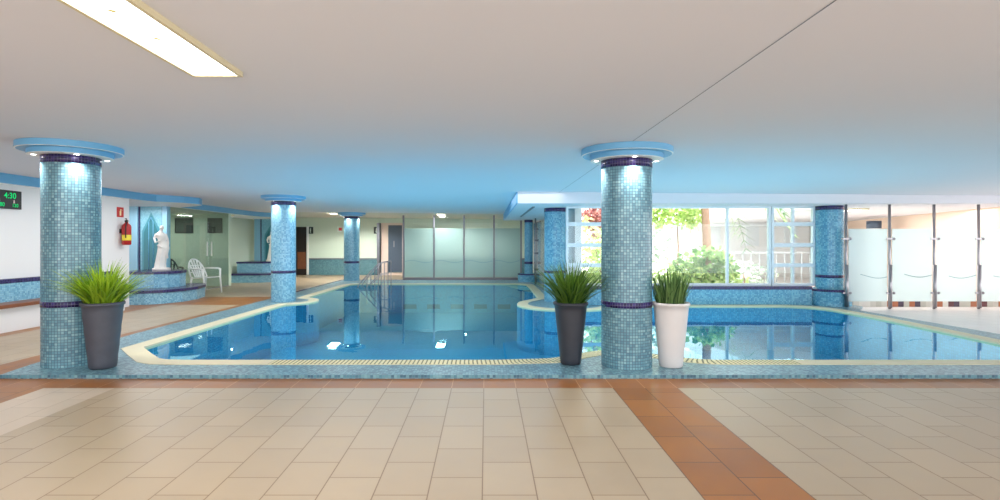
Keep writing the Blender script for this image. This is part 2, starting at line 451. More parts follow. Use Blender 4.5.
def filled(name, loops, z, mat, parent=None, up=True):
    """flat polygon with holes"""
    bm = bmesh.new(); edges = []
    for lp in loops:
        vs = [bm.verts.new((x, y, z)) for x, y in lp]
        edges += [bm.edges.new((vs[i], vs[(i+1) % len(vs)])) for i in range(len(vs))]
    bmesh.ops.triangle_fill(bm, edges=edges, use_beauty=True, use_dissolve=False)
    bmesh.ops.recalc_face_normals(bm, faces=bm.faces)
    uvl = bm.loops.layers.uv.new('UVMap')
    for f in bm.faces:
        if (f.normal.z < 0) == up: f.normal_flip()
        for l in f.loops: l[uvl].uv = (l.vert.co.x, l.vert.co.y)
    me = bpy.data.meshes.new(name); bm.to_mesh(me); bm.free(); me.materials.append(M[mat])
    o = bpy.data.objects.new(name, me); COL.objects.link(o)
    if parent: o.parent = parent
    return o

# pool: thing with basin parts
pool = thing('swimming_pool', 'blue mosaic swimming pool basin with cream stone rim, sunk in the tiled floor', 'swimming pool', (0, 0, 0))
pool['kind'] = 'structure'
ZB = -0.86
b = MB(); n = len(OUT); acc = 0
for i in range(n):
    p, q = OUT[i], OUT[(i+1) % n]; l = math.hypot(q[0]-p[0], q[1]-p[1])
    b.add([(p[0],p[1],ZB), (q[0],q[1],ZB), (q[0],q[1],-0.008), (p[0],p[1],-0.008)], [(3,2,1,0)], 0, [[(acc,0),(acc+l,0),(acc+l,ZB),(acc,ZB)]]); acc += l
b.build('basin_wall', 'mos_pool', pool)
filled('basin_floor', [OUT], ZB, 'mos_pool', pool)
for k in range(5):     # dark tile blocks on the far basin wall
    X = at(410 + 23.5*k, 308, 16.88).x
    MB().box(X-0.2, X+0.2, 16.86, 16.9, -0.74, -0.60).build('marker_tile', 'mos_dark', pool)
b = MB(); acc = 0
for i in range(n):
    j = (i+1) % n; p, q, P, Q = OUT[i], OUT[j], COP[i], COP[j]; l = math.hypot(q[0]-p[0], q[1]-p[1])
    front = p[1] < 6.6 and q[1] < 6.6 and -2.9 < p[0] < 3.1
    mi = 1 if front else 0
    z = ZD + 0.006
    b.add([(p[0],p[1],z),(q[0],q[1],z),(Q[0],Q[1],z),(P[0],P[1],z)], [(3,2,1,0)], mi, [[(acc,0.2),(acc+l,0.2),(acc+l,0),(acc,0)]])
    b.add([(p[0],p[1],z),(q[0],q[1],z),(q[0],q[1],z-0.05),(p[0],p[1],z-0.05)], [(0,1,2,3)], 0)
    b.add([(P[0],P[1],z),(Q[0],Q[1],z),(Q[0],Q[1],z-0.03),(P[0],P[1],z-0.03)], [(3,2,1,0)], 0); acc += l
b.build('coping', ['coping', 'grate'], pool)
w = filled('pool_water', [offset(OUT, 0.005)], 0.018, 'water'); tag(w, 'still clear blue water filling the swimming pool', 'water', kind='stuff')

# mosaic deck (kerb) around the pool
DK = [(-4.72, 5.24), (7.25, 5.24), (7.22, 8.0), (7.10, 10.3), (7.6, 10.9), (7.6, 11.9), (1.95, 11.9), (1.95, 18.7), (-4.97, 18.7), (-4.97, 7.6), (-4.80, 5.7)]
dk = filled('pool_deck', [DK, offset(OUT, COP_W - 0.03)], ZD, 'mos_deck'); struct(dk, 'blue mosaic kerb and deck around the pool')
b = MB(); acc = 0
for i in range(len(DK)):
    p, q = DK[i], DK[(i+1) % len(DK)]; l = math.hypot(q[0]-p[0], q[1]-p[1])
    b.add([(p[0],p[1],-0.02),(q[0],q[1],-0.02),(q[0],q[1],ZD),(p[0],p[1],ZD)], [(0,1,2,3)], 0, [[(acc,0),(acc+l,0),(acc+l,.056),(acc,.056)]]); acc += l
struct(b.build('kerb_face', 'mos_deck'))
b = MB()               # purple edge line along the far and side kerb
b.box(-5.03, -4.93, 12.7, 18.75, 0, ZD+0.004); b.box(-4.97, 1.95, 18.62, 18.75, 0, ZD+0.004)
struct(b.build('trim_1', 'mos_purple'))

# ------------------------------------------------------------------ floor
b = MB()
MATS = ['tile', 'tile_light', 'terra', 'terra_row', 'tile_window_lit']
def rect(x0, x1, y0, y1, mi):
    z0, z1 = fz(y0), fz(y1)
    b.add([(x0,y0,z0),(x1,y0,z0),(x1,y1,z1),(x0,y1,z1)], [(0,1,2,3)], mi, [[(x0,y0),(x1,y0),(x1,y1),(x0,y1)]])
F0, F1 = -3.5, 4.92
rect(-15, -5.2, F0, F1, 0); rect(-5.2, -4.03, F0, F1, 2); rect(-4.03, -3.385, F0, F1, 1); rect(-3.385, 1.156, F0, F1, 0)
rect(1.156, 1.744, F0, F1, 2); rect(1.744, 15, F0, F1, 0)
rect(-4.97, 15, F1, 5.24, 3); rect(-15, -4.97, F1, 5.24, 2); rect(-15, -4.72, 5.24, 5.72, 2)
rect(-5.25, -4.72, 5.72, 11.5, 2); rect(-6.82, -5.25, 5.72, 11.5, 0); rect(-15, -6.82, 5.72, 11.5, 2)
rect(-15, -4.9, 11.5, 13.2, 2); rect(-15, -4.9, 13.2, 18.7, 0)
rect(-15, 2.2, 18.7, 27, 0)
rect(7.0, 15, 5.24, 22, 4)
struct(b.build('floor', MATS))
struct(MB().add([(1.9,11.85,-0.03),(7.6,11.85,-0.03),(40,60,-0.03),(-10,60,-0.03)], [(0,1,2,3)]).build('ground', 'ground'))

# ------------------------------------------------------------------ ceiling
b = MB()
b.box(-15, 15, -3.5, 10.45, ZC, ZC+0.3); b.box(-15, 0.61, 10.45, 18.4, ZC, ZC+0.3)
for p in b.v: p.z += KT * (1.45 - p.x)
struct(b.build('ceiling', 'ceiling'))
b = MB().box(-15, 2.2, 18.4, 27, ZC, ZC+0.3)
for p in b.v: p.z += KT * (1.45 - p.x)
struct(b.build('ceiling_back', 'ceiling_back'))
b = MB()               # dropped soffit over the window side
b.box(0.61, 15, 10.45, 11.8, 2.085, ZC+0.3); b.box(0.61, 2.0, 11.8, 18.4, 2.085, ZC+0.3); b.box(7.4, 15, 11.8, 22, 2.085, ZC+0.3)
struct(b.build('soffit', 'ceiling'))
struct(MB().box(0.59, 0.612, 10.44, 18.4, 2.085, ZC).build('soffit_side', 'blue_paint'))
struct(MB().box(1.417, 1.423, -3.5, 10.45, ZC-0.0012, ZC+0.01).build('ceiling_joint', 'steel_dark'))
struct(MB().box(0.98, 1.03, 11.4, 15.6, 2.07, 2.09).build('trim_2', 'steel_dark'))

# blue bulkhead along the side wall
BK = [(-12, -3.5), (-7.28, -3.5), (-7.28, 11.45), (-7.2, 11.8), (-6.82, 12.2), (-6.68, 12.6), (-6.82, 12.97), (-7.2, 13.35), (-7.78, 13.75),
      (-7.85, 17.5), (-7.75, 18.5), (-7.4, 19.1), (-7.3, 19.6), (-7.5, 20.3), (-7.8, 20.9), (-12, 20.9)]
struct(MB().prism(BK, 2.222, ZC+0.2, 0, None, 1).build('trim_3', ['blue_paint', 'white_paint']))

# ------------------------------------------------------------------ walls
struct(MB().box(-7.6, -7.4, -3.5, 11.2, 0, 2.222).build('wall_left', 'wall'))
struct(MB().box(-15, 2.2, 22.3, 22.5, 0, 2.5).build('wall_back', 'wall_green'))
struct(MB().box(-12, -7.9, 16.6, 16.75, 0, 2.222).build('wall_end', 'wall_green'))
struct(MB().box(-12, -11.8, 11, 16.6, 0, 2.2).build('wall_far_left', 'wall_green'))
struct(MB().box(-9.1, -8.95, 16.75, 22.3, 0, 2.4).build('wall_passage', 'wall_green'))
struct(MB().box(1.95, 2.1, 11.85, 27, 0, 2.2).build('wall_side', 'wall'))
b = MB(); b.obox((10.75, 11.0), (13.6, 22.0), -0.2, 0, 2.2); struct(b.build('wall_right', 'rose_wall'))
struct(MB().box(7.5, 15, 22, 22.2, 0, 2.4).build('wall_far_right', 'wall'))
b = MB(); b.box(-7.3, -4.5, 22.26, 22.3, 0, 0.64); b.box(-3.2, 1.9, 22.26, 22.3, 0, 0.64)
b.box(-7.3, -4.5, 22.25, 22.3, 0.64, 0.69, 1); b.box(-3.2, 1.9, 22.25, 22.3, 0.64, 0.69, 1)
struct(b.build('baseboard_back', ['wainscot', 'steel_dark']))

# ------------------------------------------------------------------ bench along the side wall
bench = thing('wall_bench', 'long white wall bench with brown seat edge and blue mosaic back', 'bench', (-7.2, 5, 0))
MB().box(-7.4, -7.06, -3.4, 10.55, 0, 0.36).build('base', 'wall', bench)
MB().box(-7.4, -7.0, -3.4, 10.6, 0.36, 0.415).build('seat', 'wood', bench, bevel=0.008)
MB().box(-7.4, -7.33, -3.4, 10.6, 0.415, 0.70).build('backrest', 'mos_pale', bench)
MB().box(-7.4, -7.32, -3.4, 10.6, 0.70, 0.765).build('band', 'mos_purple', bench)

# ------------------------------------------------------------------ mosaic pillars
R = 0.26
def pillar(loc, label, base, top, capital=True, spots=(-90, 0, 90, 180), band=(0.655, 0.715), r=R, mat='mos_teal', group=None):
    t = thing('mosaic_pillar', label, 'pillar', (loc[0], loc[1], base), group); t['kind'] = 'thing'
    c = (loc[0], loc[1], 0); ZQ = zc(loc[0])
    if capital: top = ZQ - .12
    MB().lathe([(r, base), (r, top)], c, 96, uvr=R).build('shaft', mat, t)
    MB().lathe([(r, band[0]), (r+.003, band[0]), (r+.003, band[1]), (r, band[1])], c, 96, uvr=R).build('band', 'mos_purple', t)
    MB().lathe([(r, top-.085), (r+.003, top-.085), (r+.003, top-.001), (r, top-.001)], c, 96, uvr=R).build('band', 'mos_purple', t)
    if capital:
        cp = MB().lathe([(r-.01, ZQ-.122), (0.36, ZQ-.122), (0.375, ZQ-.116), (0.375, ZQ-.068), (0.455, ZQ-.068), (0.469, ZQ-.064), (0.469, ZQ)], c, 96,
                   mis=[1, 1, 0, 0, 1, 0], smooth=False).build('capital', ['blue_paint', 'white_paint'], t)
        for a in spots:
            a = math.radians(a); px, py = c[0] + 0.315*math.cos(a), c[1] + 0.315*math.sin(a)
            d = MB().lathe([(0.0, ZQ-.124), (0.026, ZQ-.124), (0.026, ZQ-.121), (0.036, ZQ-.121), (0.036, ZQ-.127), (0.026, ZQ-.127)], (px, py, 0), 16, mis=[0,1,1,1,1]).build('downlight', ['bulb', 'white_paint'], t)
            ld = bpy.data.lights.new('downlight', 'SPOT'); ld.energy = 36; ld.spot_size = math.radians(125); ld.spot_blend = 1.0; ld.shadow_soft_size = 0.02; ld.color = (1, 0.95, 0.9)
            lo = bpy.data.objects.new('downlight_lamp', ld); COL.objects.link(lo); lo.location = (px + .03*math.cos(a) - t.location.x, py + .03*math.sin(a) - t.location.y, ZQ-.14 - t.location.z)
            lo.parent = t
    return t
pillar((-4.42, 5.76), 'teal mosaic pillar with blue round capital beside the charcoal grey planter', ZD, ZC-.12, spots=(-45, -135, 45, 135))
pillar((1.48, 5.69), 'teal mosaic pillar standing between the black planter and the white planter', ZD, ZC-.12)
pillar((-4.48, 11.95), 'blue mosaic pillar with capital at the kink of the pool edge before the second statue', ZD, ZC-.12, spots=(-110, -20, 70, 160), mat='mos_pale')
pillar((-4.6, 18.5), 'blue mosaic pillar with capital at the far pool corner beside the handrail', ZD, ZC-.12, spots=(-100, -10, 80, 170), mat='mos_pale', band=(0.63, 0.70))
pillar((1.55, 11.95), 'blue mosaic pillar without capital on the rounded platform behind the black planter', ZD, 2.085, False, mat='mos_blue')
t = pillar((7.15, 11.25), 'blue mosaic pillar without capital on a wide mosaic foot at the louvred window', ZD, 2.085, False, mat='mos_blue', band=(0.60, 0.66))
MB().lathe([(0.37, 0.0), (0.37, 0.37), (0.26, 0.37)], (7.15, 11.2, 0), 64).build('foot', 'mos_blue', t)
MB().lathe([(0.373, 0.325), (0.373, 0.374), (0.36, 0.374)], (7.15, 11.2, 0), 64).build('foot_band', 'mos_purple', t)
t = pillar((1.42, 18.0), 'slim blue mosaic pillar on a round pedestal at the end of the frosted screen', ZD, 2.085, False, mat='mos_blue', r=0.14, band=(0.62, 0.70))
MB().lathe([(0.36, 0.0), (0.36, 0.30), (0.14, 0.30)], (1.42, 18.0, 0), 48).build('pedestal', 'mos_blue', t)
MB().lathe([(0.363, 0.26), (0.363, 0.304), (0.35, 0.304)], (1.42, 18.0, 0), 48).build('pedestal_band', 'mos_purple', t)

# ------------------------------------------------------------------ low mosaic wall and windows
b = MB(); b.box(1.9, 6.74, 11.17, 11.5, 0.0, 0.355)
lw = struct(b.build('wall_low', 'mos_blue')); struct(MB().box(1.9, 6.74, 11.16, 11.5, 0.355, 0.42).build('trim_4', 'mos_purple'))
YW = 11.35
def wx(px): return (px - CX) / FPX * YW
def wz(py): return EYE - (py - CY) / FPX * YW
ZT = 2.085
def window(n, x0, x1, bars_x, rows, mid=None):
    w = bpy.data.objects.new(f'window_{n}', None); COL.objects.link(w); w.location = (x0, YW, 0.42); struct(w)
    fr = MB(); f = 0.045
    fr.box(x0, x1, YW-.04, YW+.04, 0.42, 0.47); fr.box(x0, x1, YW-.04, YW+.04, ZT-.04, ZT)
    fr.box(x0, x0+f, YW-.04, YW+.04, 0.47, ZT-.04); fr.box(x1-f, x1, YW-.04, YW+.04, 0.47, ZT-.04)
    for bx in bars_x: fr.box(bx-.02, bx+.02, YW-.04, YW+.04, 0.47, ZT-.04)
    for (za, zb) in rows: fr.box(x0+f, x1-f, YW-.045, YW+.045, za, zb)
    fr.build('window_frame', 'frame_white', w)
    MB().box(x0+f, x1-f, YW-.004, YW+.004, 0.47, ZT-.04).build('pane', 'glass', w)
    return w
rows = [(wz(226), wz(222.3)), (wz(247), wz(243.2)), (wz(267), wz(263.3))]
window(1, wx(566), wx(620), [], rows)
window(2, wx(620), wx(770), [wx(727)], [])
window(3, wx(771), wx(814), [wx(792.5)], rows)

# ------------------------------------------------------------------ planters
def blades(cx, cy, z0, nb, r0, h, spread, wd, droop, seed, avoid=None):
    rnd = random.Random(seed); b = MB()
    for i in range(nb):
        a = rnd.uniform(0, 2*PI); q = math.sqrt(rnd.random()); rr = r0*q
        px, py = cx + rr*math.cos(a), cy + rr*math.sin(a)
        a2 = a + rnd.gauss(0, 0.5); hh = h*rnd.uniform(0.55, 1.08)*(1 - 0.25*q); out = spread*(0.08 + 0.9*q*rnd.uniform(0.3, 1.0)); dr = droop*q*rnd.uniform(0.2, 1.0)
        d = Vector((math.cos(a2), math.sin(a2), 0)); tw = a2 + PI/2 + rnd.uniform(-0.9, 0.9); s = Vector((math.cos(tw), math.sin(tw), 0))
        vs, n = [], 6
        for k in range(n+1):
            t = k/n
            p = Vector((px, py, z0)) + d*out*(t**1.6) + Vector((0,0,1))*(hh*(t - dr*t**3))
            if avoid:
                dx, dy = p.x - avoid[0], p.y - avoid[1]; dd = math.hypot(dx, dy)
                if dd < R + .02: p.x = avoid[0] + dx/dd*(R + .02); p.y = avoid[1] + dy/dd*(R + .02)
            w_ = wd*(1 - t**2.2)*(0.75 + 0.25*math.sin(PI*t)) * 0.5 + 0.0006
            vs += [p - s*w_, p + s*w_]
        fs = [(2*k, 2*k+1, 2*k+3, 2*k+2) for k in range(n)]
        u = (i*3.0 + .5, .5)
        b.add(vs, fs, 0, [[u]*4 for _ in fs], True)
    return b
def planter(loc, rb, rt, h, mat, label, gmat, nb, gh, spread, droop, seed, wd=0.013, rib=0, avoid=None):
    t = thing('planter', label, 'potted plant', (loc[0], loc[1], ZD)); c = (loc[0], loc[1], ZD)
    prof = [(0.001, 0), (rb-.01, 0), (rb, 0.012)]
    for k in range(1, 12):
        f = k/12; prof.append((rb + (rt-.012-rb)*f + rib*math.sin(k*2.1)*0.002, 0.012 + (h-.05)*f))
    prof += [(rt-.010, h-.034), (rt, h-.030), (rt+.003, h-.015), (rt, h), (rt-.02, h), (rt-.03, h-.05)]
    MB().lathe(prof, c, 56).build('pot', mat, t)
    MB().lathe([(0.001, h-.035), (rt-.022, h-.045)], c, 40).build('soil', 'soil', t)
    g = blades(c[0], c[1], ZD+h-.05, nb, rt*0.72, gh, spread, wd, droop, seed, avoid).build('grass', gmat, t)
    return t
planter((-3.945, 5.56), 0.122, 0.194, 0.675, 'pot_dark', 'charcoal grey planter with lime green grass beside the mosaic pillar', 'grass_lime', 560, 0.53, 0.50, 0.35, 3, 0.016, 1, (-4.42, 5.76))
planter((0.90, 5.74), 0.108, 0.183, 0.655, 'pot_black', 'smooth black planter with wide arching green grass', 'grass_green', 460, 0.57, 0.54, 0.30, 5, 0.015, 0, (1.48, 5.69))
planter((1.925, 5.62), 0.118, 0.187, 0.665, 'pot_white', 'white planter with short upright dark green grass', 'grass_dark', 320, 0.46, 0.16, 0.05, 9, 0.016, 0, (1.48, 5.69))

# ------------------------------------------------------------------ ceiling lamps
def lamp(name, x0, x1, y0, y1, z, label, group=None):
    t = thing(name, label, 'ceiling light', ((x0+x1)/2, (y0+y1)/2, z-.03), group)
    b = MB(); f = 0.022
    b.box(x0, x0+f, y0, y1, z-.03, z); b.box(x1-f, x1, y0, y1, z-.03, z); b.box(x0+f, x1-f, y0, y0+f, z-.03, z); b.box(x0+f, x1-f, y1-f, y1, z-.03, z)
    b.build('frame', 'coping', t)
    MB().box(x0+f, x1-f, y0+f, y1-f, z-.018, z-.004).build('diffuser', 'lamp', t)
    return t
t = lamp('ceiling_light', -1.732, -1.435, 1.8, 3.19, zc(-1.43), 'long fluorescent ceiling panel with three yellowish spots in its diffuser')
for px, py in ((112, 11), (157, 39), (197, 65)):
    Y = (zc(-1.43)-.02-EYE)*FPX/(CY-py); X = (px-CX)/FPX*Y
    b = MB()
    for dx, dy, s in ((0, 0, .03), (.035, .03, .014), (-.03, -.035, .016), (.02, -.04, .01)):
        b.lathe([(0.0005, 0), (s*.6, 0)], (X+dx, Y+dy, zc(-1.43)-.0195), 8)
    b.build('bulb', 'lamp_spot', t)
lamp('ceiling_light', -1.72, -1.42, 18.45, 19.12, zc(-1.42), 'small far ceiling light panel above the frosted screen')
lamp('ceiling_light', -5.45, -5.15, 18.45, 19.12, zc(-5.15), 'small far ceiling light panel above the pillar by the handrail')
lamp('ceiling_light', -8.5, -8.2, 16.9, 17.6, 2.222, 'small ceiling light panel over the glazed room passage')
lamp('ceiling_light', 8.15, 8.45, 11.9, 13.0, 2.085, 'narrow ceiling light panel behind the steel glass screen')

# ------------------------------------------------------------------ far frosted partition
YP = 19.2
def px2x(p, Y): return (p - CX)/FPX*Y
part = thing('glass_screen', 'dark-posted pale green frosted glass screen at the far end of the pool', 'glass screen', (-0.9, YP, 0))
MB().box(-2.95, 1.5, YP-.06, YP+.06, 0.0, 0.09).build('base_rail', 'steel_dark', part)
posts = [403.5, 434, 464, 494, 521]
for p in posts:
    X = px2x(p, YP); MB().box(X-.03, X+.03, YP-.03, YP+.03, 0.09, ZC).build('post', 'steel_dark', part)
def wave(x0, x1, y, z, amp, ph, th=0.006, cyc=1.0):
    b = MB(); n = 14; vs = []
    for i in range(n+1):
        x = x0 + (x1-x0)*i/n; zz = z + amp*math.sin(ph + cyc*2*PI*i/n); vs += [(x, y, zz-th), (x, y, zz+th)]
    return b.add(vs, [(2*i, 2*i+2, 2*i+3, 2*i+1) for i in range(n)])
for i in range(4):
    xa, xb = px2x(posts[i], YP)+.035, px2x(posts[i+1], YP)-.035
    g = MB().box(xa, xb, YP-.008, YP+.008, 0.10, 1.84).build('frosted_panel', 'frost', part)
    wave(xa+.02, xb-.02, YP-.012, 0.66, 0.04, 0.3*i, 0.012).build('wave_line', 'wave', g)
    MB().box(xa, xb, YP-.006, YP+.006, 1.84, ZC-.002).build('clear_panel', 'glass', part)

# glass screen running toward the far pillar with clamps
sp = thing('glass_screen', 'narrow clear glass screen with clamped post between two blue pillars', 'glass screen', (1.45, 15, ZD))
MB().box(1.55, 1.565, 12.6, 17.6, 0.12, 1.95).build('glass_panel', 'glass', sp)
po = MB().tube([(1.53, 16.7, ZD), (1.53, 16.7, 2.08)], 0.025).build('post', 'steel', sp)
for z in (0.5, 1.0, 1.4, 1.75): MB().box(1.49, 1.62, 16.65, 16.75, z-.03, z+.03).build('clamp', 'steel_dark', po)

# ------------------------------------------------------------------ steel and frosted screen on the window side
YR = 10.8
scr = thing('glass_screen', 'white frosted glass screen on tall steel posts beside the brightened cream floor', 'glass screen', (9, YR, 0))
xs = [846, 889.5, 934, 978.5, 1023]
for p in xs:
    X = px2x(p, YR)
    po = MB().tube([(X, YR, 0.0), (X, YR, 2.085)], 0.026, 14).build('post', 'steel', scr)
    MB().tube([(X, YR-.02, 0.02), (X, YR-.02, 0.88)], 0.034, 14).build('sleeve', 'steel', po)
    for z in (1.40, 0.32):
        MB().box(X-.075, X+.075, YR-.03, YR+.03, z-.015, z+.015).build('clamp', 'steel', po)
        MB().ball((X+.075, YR-.02, z), .028, .028, .028, 10).build('clamp_knob', 'steel', po)
for i in range(4):
    xa, xb = px2x(xs[i], YR)+.05, px2x(xs[i+1], YR)-.05
    g = MB().box(xa, xb, YR-.006, YR+.006, 0.15, 1.60).build('frosted_panel', 'frost_white', scr)
    wave(xa + (xb-xa)*.30, xb, YR-.010, 0.66+.02*(i % 2), 0.045, 2.4 + .4*i, 0.007, 0.55).build('wave_line', 'wave', g)
struct(MB().box(7.3, 11.2, 11.15, 11.2, 0.0, 0.12).build('trim_5', 'strip'))
col = thing('round_column', 'white column with dark blue cap behind the frosted steel screen', 'column', (11.35, 15.8, 0)); col['kind'] = 'thing'
MB().lathe([(0.17, 0), (0.17, 1.74)], (11.35, 15.8, 0), 32).build('shaft', 'wall', col)
MB().lathe([(0.17, 1.74), (0.185, 1.74), (0.185, 1.96), (0.001, 1.97)], (11.35, 15.8, 0), 32).build('cap', 'slate', col)

# ------------------------------------------------------------------ fountains in the side bays
def fountain(ox, oy, label):
    t = thing('fountain', label, 'fountain', (ox, oy, 0))
    # local plan measured at the first fountain
    lo = [(-1.1, -1.55), (-0.05, -1.45), (0.22, -1.25), (0.42, -0.85), (0.45, -0.3), (0.30, 0.35), (0.08, 0.72), (-0.58, 0.72), (-0.58, 0.36), (-1.1, 0.36)]
    up = [(-1.1, -0.85), (-0.25, -0.80), (-0.05, -0.62), (0.05, -0.3), (0.02, 0.0), (-0.15, 0.3), (-1.1, 0.4)]
    P = lambda q: [(ox+x, oy+y) for x, y in q]
    MB().prism(P(lo), 0.0, 0.24).build('lower_tier', 'mos_pale', t)
    MB().prism(offset(P(lo), 0.02), 0.24, 0.30).build('lower_rim', 'mos_purple', t)
    MB().prism(P(up), 0.30, 0.61).build('upper_tier', 'mos_pale', t)
    MB().prism(offset(P(up), 0.02), 0.61, 0.67).build('upper_rim', 'mos_purple', t)
    return t
def niche(x0, x1, Y, label, seen_from=0):
    t = thing('niche_panel', label, 'wall panel', ((x0+x1)/2, Y, 0))
    W = x1 - x0
    MB().box(x0, x1, Y, Y+.08, 0.0, 2.222).build('back_panel', 'teal_panel', t)
    for a, s, pw in ((x0, 1, .22), (x1, -1, .12)):
        MB().box(min(a, a+s*pw), max(a, a+s*pw), Y-.07, Y, 0.0, 2.222).build('pilaster', 'pilaster', t)
        MB().box(min(a+s*pw, a+s*(pw+.03)), max(a+s*pw, a+s*(pw+.03)), Y-.03, Y, 0.0, 2.222).build('purple_strip', 'mos_purple', t)
    cx = (x0+x1)/2 + .05; w = W*0.19; z1, z2 = 1.62, 2.02
    def arch(w, zb, zs, za, y, nm, mt):
        MB().add([(cx-w, y, zb), (cx+w, y, zb), (cx+w, y, zs), (cx, y, za), (cx-w, y, zs)], [(0,1,2,3,4)]).build(nm, mt, t)
    arch(w*1.25, 0.6, z1, z2+.06, Y-.008, 'arch_surround', 'teal_mid')
    arch(w, 0.6, z1-.04, z2-.02, Y-.016, 'arch_recess', 'teal_dark')
    b = MB()
    for q in (-.3, .3): b.tube([(cx+w*q, Y-.02, 0.6), (cx+w*q, Y-.02, z2-.18)], 0.008, 6)
    b.tube([(cx-w*.3, Y-.02, z2-.18), (cx, Y-.02, z2-.06), (cx+w*.3, Y-.02, z2-.18)], 0.008, 6)
    b.build('arch_rib', 'blue_paint', t)
    return t
fountain(-7.22, 12.95, 'two-tier blue mosaic fountain base carrying the statue near the extinguisher')
fountain(-7.45, 19.4, 'two-tier blue mosaic fountain base partly hidden behind a mosaic pillar')
niche(-8.84, -7.89, 13.42, 'teal panel with pointed arch behind the statue near the extinguisher')
niche(-8.75, -7.55, 20.45, 'far teal panel with pointed arch behind the second statue')

def statue(loc, label, s=1.0, rz=0.0):
    """generic draped standing figure: one continuous body"""
    t = thing('statue', label, 'statue', loc)
    b = MB(); n = 28
    def ring(z, cx, cy, rx, ry, flute=0.0, ph=0):
        R = []
        for k in range(n):
            a = 2*PI*k/n; f = 1 + flute*math.sin(7*a + ph)
            x, y = cx + rx*f*math.cos(a), cy + ry*f*math.sin(a)
            xr, yr = x*math.cos(rz) - y*math.sin(rz), x*math.sin(rz) + y*math.cos(rz)
            R.append(Vector(loc) + Vector((xr, yr, z))*s)
        return R
    S = [(0.05,-.03,.0,.125,.12,.10,0),(0.15,-.025,.0,.112,.108,.10,.3),(0.3,-.005,-.012,.108,.10,.09,.8),(0.42,.02,-.02,.115,.105,.07,1.2),(0.52,.038,-.005,.122,.10,.05,1.6),(0.58,.036,0,.115,.092,.04,1.9),
         (0.64,.022,0,.086,.07,0,0),(0.70,.006,0,.076,.06,0,0),(0.77,-.008,-.008,.09,.072,0,0),(0.83,-.016,-.008,.10,.072,0,0),(0.875,-.02,0,.098,.058,0,0),(0.90,-.018,0,.058,.042,0,0),(0.93,-.012,-.004,.032,.032,0,0),(0.965,-.004,-.010,.030,.032,0,0)]
    b.loft([ring(*q) for q in S])
    def P(x, y, z):
        return Vector(loc) + Vector((x*math.cos(rz)-y*math.sin(rz), x*math.sin(rz)+y*math.cos(rz), z))*s
    b.ball(P(.006, -.018, 1.005), .043*s, .052*s, .060*s)
    b.ball(P(.012, .034, 1.025), .040*s, .036*s, .038*s)                      # hair knot
    b.ball(P(.002, -.070, 1.0), .008*s, .012*s, .014*s, 8)                     # nose
    b.tube([P(-.11,0,.862), P(-.145,.0,.76), P(-.125,-.06,.66), P(-.03,-.085,.70)], [.032*s,.028*s,.023*s,.018*s])   # one arm folded
    b.tube([P(.075,0,.862), P(.115,.01,.75), P(.135,.0,.64), P(.125,-.03,.53)], [.032*s,.028*s,.023*s,.019*s])       # the other holding the cloth
    b.tube([P(-.08,-.07,.60), P(.0,-.105,.56), P(.10,-.085,.50), P(.125,-.03,.28)], [.024*s,.028*s,.030*s,.018*s])   # fold of cloth
    b.build('figure', 'marble', t, remesh=0.009*s)
    MB().lathe([(0.001, 0.0), (0.19*s, 0.0), (0.19*s, 0.05*s), (0.16*s, 0.06*s), (0.001, 0.06*s)], loc, 32).build('plinth', 'marble', t)
    return t
statue((-7.72, 12.85, 0.67), 'white plaster statue of a draped woman on the fountain near the extinguisher', 1.0, 0.5)
statue((-7.62, 19.2, 0.67), 'white statue half hidden behind a mosaic pillar, before the far arch', 1.0, 0.3)

# ------------------------------------------------------------------ glazed room
gl = thing('glass_wall', 'grey glazed wall with glass doors behind the white plastic chair', 'glass wall', (-7.9, 15, 0))
for ya, yb, nm in ((13.5, 14.4, 'glass_panel'), (14.42, 15.35, 'glass_door'), (15.37, 16.55, 'glass_door')):
    g = MB().box(-7.906, -7.894, ya, yb, 0.02, 2.222).build(nm, 'glass_grey', gl)
    if nm == 'glass_door':
        hy = yb-.10 if ya < 15 else ya+.12
        MB().box(-7.88, -7.86, hy-.02, hy+.02, 0.95, 1.35).build('handle', 'white_paint', g)
MB().box(-7.93, -7.87, 13.5, 16.55, 0, 0.02).build('bottom_rail', 'steel', gl)
def picture(x0, x1, z0, z1, Y, label):
    t = thing('picture', label, 'picture', ((x0+x1)/2, Y, z0))
    b = MB(); f = .025
    b.box(x0, x1, Y-.03, Y, z0, z0+f); b.box(x0, x1, Y-.03, Y, z1-f, z1); b.box(x0, x0+f, Y-.03, Y, z0+f, z1-f); b.box(x1-f, x1, Y-.03, Y, z0+f, z1-f)
    b.build('picture_frame', 'dark', t); MB().box(x0+f, x1-f, Y-.012, Y-.004, z0+f, z1-f).build('print', 'picture', t)
picture(-9.55, -9.0, 1.62, 2.08, 16.6, 'dark landscape picture on the wall inside the glazed room')
picture(-8.55, -8.1, 1.62, 2.08, 16.6, 'smaller dark picture beside the glass door edge')

